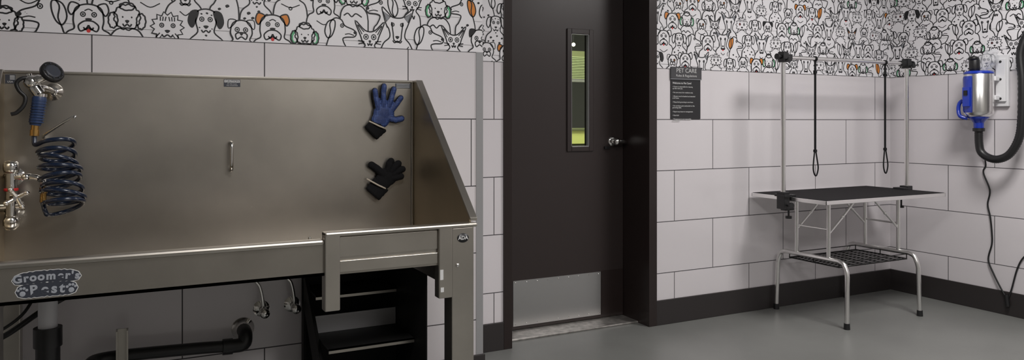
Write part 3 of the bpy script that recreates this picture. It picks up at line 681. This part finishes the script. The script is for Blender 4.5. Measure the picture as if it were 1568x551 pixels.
# ---------------------------------------------------------------- dryer on right wall
dr = root('pet_grooming_dryer', (4.72, 2.82, 1.38)); cx, cy = 4.725, 2.822
b = MB(); b.lathe([(0, 1.232), (.060, 1.236), (.080, 1.255), (.082, 1.27), (.082, 1.505), (.075, 1.515), (0, 1.515)], (cx, cy, 0), n=36); b.obj('canister', ['post'], dr)
b = MB()
b.lathe([(.0835, 1.262), (.087, 1.275), (.087, 1.475), (.0835, 1.490)], (cx, cy, 0), n=20, a0=radians(60), a1=radians(186))
b.lathe([(.083, 1.503), (.085, 1.505), (.085, 1.512), (.074, 1.522), (0, 1.524)], (cx, cy, 0), n=32)
b.lathe([(.060, 1.240), (.056, 1.226), (.040, 1.212), (.030, 1.198), (.028, 1.15), (0, 1.15)], (cx, cy, 0), n=32)
b.tube(cr([(cx-.05, cy+.070, 1.34), (cx-.055, cy+.088, 1.32), (cx-.06, cy+.092, 1.28), (cx-.06, cy+.080, 1.240), (cx-.04, cy+.045, 1.225)], 6), .012, 0, 12)
b.box(cx-.096, cx-.07, cy+.00, cy+.045, 1.30, 1.42)
b.obj('blue_housing', ['dblue'], dr, .002)
b = MB()
b.lathe([(0, 1.522), (.028, 1.524), (.031, 1.540), (.031, 1.590), (.026, 1.602), (0, 1.602)], (cx-.01, cy+.02, 0), n=20)
b.tube([(cx-.01, cy+.02, 1.59), (cx-.02, cy+.03, 1.618)], .015, 0, 12)
b.box(cx-.102, cx-.094, cy+.012, cy+.034, 1.37, 1.40); b.tube([(cx, cy, 1.165), (cx, cy, 1.145)], .034, 0, 20)
b.ball((cx-.02, cy+.02, 1.602), .032, 0, 14, (1, 1, .5))
b.obj('filter_and_switch', ['black'], dr)
b = MB(); hp = cr([(cx, cy, 1.15), (cx, cy-.002, 1.07), (cx, cy-.015, 1.015), (cx, cy-.06, .982), (cx, cy-.12, .975), (cx+.01, cy-.18, 1.01), (cx+.02, cy-.225, 1.10), (cx+.025, cy-.24, 1.22), (cx+.03, cy-.24, 1.45), (cx+.04, cy-.225, 1.62), (cx+.06, cy-.26, 1.74), (cx+.06, cy-.32, 1.76), (cx+.05, cy-.38, 1.68), (cx+.03, cy-.40, 1.45), (cx+.02, cy-.40, 1.2)], 14)
b.tube(hp, [.0225+(.0022 if i % 2 else 0) for i in range(len(hp))], 0, 16); b.obj('flex_hose', ['black'], dr)
b = MB(); b.box(XR-.022, XR, 2.705, 2.785, 1.300, 1.625); b.box(XR-.035, XR-.02, 2.715, 2.775, 1.33, 1.60)
b.box(cx+.05, XR-.02, cy-.075, cy-.045, 1.34, 1.37); b.box(cx+.05, XR-.02, cy-.075, cy-.045, 1.46, 1.49)
b.box(XR-.07, XR, 2.53, 2.56, 1.72, 1.74)
b.obj('wall_bracket', ['white'], dr, .004)
b = MB()
for z in (1.35, 1.47, 1.58): b.ball((XR-.035, 2.745, z), .008, 0, 10)
b.obj('bracket_bolts', ['black'], dr)
pb = mat('clear_bag', (.75, .77, .80), .12); pb.node_tree.nodes['Principled BSDF'].inputs['Alpha'].default_value = .30; M['bag'] = pb
b = MB(); rr = random.Random(2); n = 14; c = (cx+.03, cy-.03, 1.585); vs = []; fs = []
for i in range(9):
    t = pi*i/8
    for j in range(n):
        k = 1+rr.uniform(-.25, .25); vs.append((c[0]+.045*k*sin(t)*cos(2*pi*j/n), c[1]+.065*k*sin(t)*sin(2*pi*j/n), c[2]+.055*k*cos(t)-.03*sin(t)*sin(2*pi*j/n)))
for i in range(8):
    for j in range(n): fs.append((i*n+j, (i+1)*n+j, (i+1)*n+(j+1) % n, i*n+(j+1) % n))
b.add(vs, fs, 0, False); b.obj('plastic_bag', ['bag'], dr)
b = MB(); xw = XR-.008
b.tube(cr([(cx, cy+.01, 1.17), (xw-.03, 2.85, 1.02), (xw, 2.850, .93), (xw, 2.865, .88), (xw, 2.825, .77), (xw, 2.838, .68), (xw, 2.822, .60), (xw, 2.812, .50), (xw, 2.812, .43), (xw, 2.834, .33), (xw-.006, 2.80, .25), (xw-.010, 2.75, .16), (xw-.012, 2.71, .10)], 6), .005, 0, 8)
b.tube(cr([(xw-.012, 2.71, .10), (xw-.006, 2.69, .17), (xw, 2.66, .30), (xw, 2.62, .38), (xw, 2.55, .43), (xw, 2.45, .40)], 6), .005, 0, 8)
b.tube([(xw-.016, 2.715, .13), (xw-.018, 2.705, .06)], .012, 0, 10)
b.obj('power_cord', ['black'], dr)

# ---------------------------------------------------------------- lights
def panel(loc, sx, sy, power, col=(1, .97, .945)):
    r_ = root('ceiling_light', loc); b = MB(); x, y, z = loc; w = .03
    b.box(x-sx/2-w, x+sx/2+w, y-sy/2-w, y-sy/2, z-.03, z); b.box(x-sx/2-w, x+sx/2+w, y+sy/2, y+sy/2+w, z-.03, z)
    b.box(x-sx/2-w, x-sx/2, y-sy/2, y+sy/2, z-.03, z); b.box(x+sx/2, x+sx/2+w, y-sy/2, y+sy/2, z-.03, z); b.obj('housing', ['white'], r_)
    l = bpy.data.lights.new('lamp', 'AREA'); l.shape = 'RECTANGLE'; l.size = sx; l.size_y = sy; l.energy = power; l.color = col
    o = bpy.data.objects.new('lamp', l); o.location = (x, y, z-.012); link(o, r_)
panel((3.62, 1.80, CZ), .60, .60, 52)
panel((.65, .9, CZ), .6, .6, 46)
panel((2.0, -.6, CZ), 1.2, .6, 48)  # added fill light in a panel housing, out of view
l = bpy.data.lights.new('hall_lamp', 'AREA'); l.size = .5; l.energy = 60; l.color = (1, 1, .8)  # unseen area light added to brighten the hallway behind the glass
o = bpy.data.objects.new('hall_lamp', l); o.location = (3.0, 4.5, 2.6); link(o)
w = bpy.data.worlds.new('World'); S.world = w; w.use_nodes = True
w.node_tree.nodes['Background'].inputs[0].default_value = (.5, .5, .52, 1); w.node_tree.nodes['Background'].inputs[1].default_value = .3

# ---------------------------------------------------------------- camera
c = bpy.data.cameras.new('Camera'); c.sensor_width = 36; c.lens = 36*1137/1568; c.shift_y = -.0577; c.clip_start = .05
o = bpy.data.objects.new('Camera', c); o.location = (0, 0, 1.21); o.rotation_euler = (pi/2, 0, radians(-27)); S.collection.objects.link(o); S.camera = o
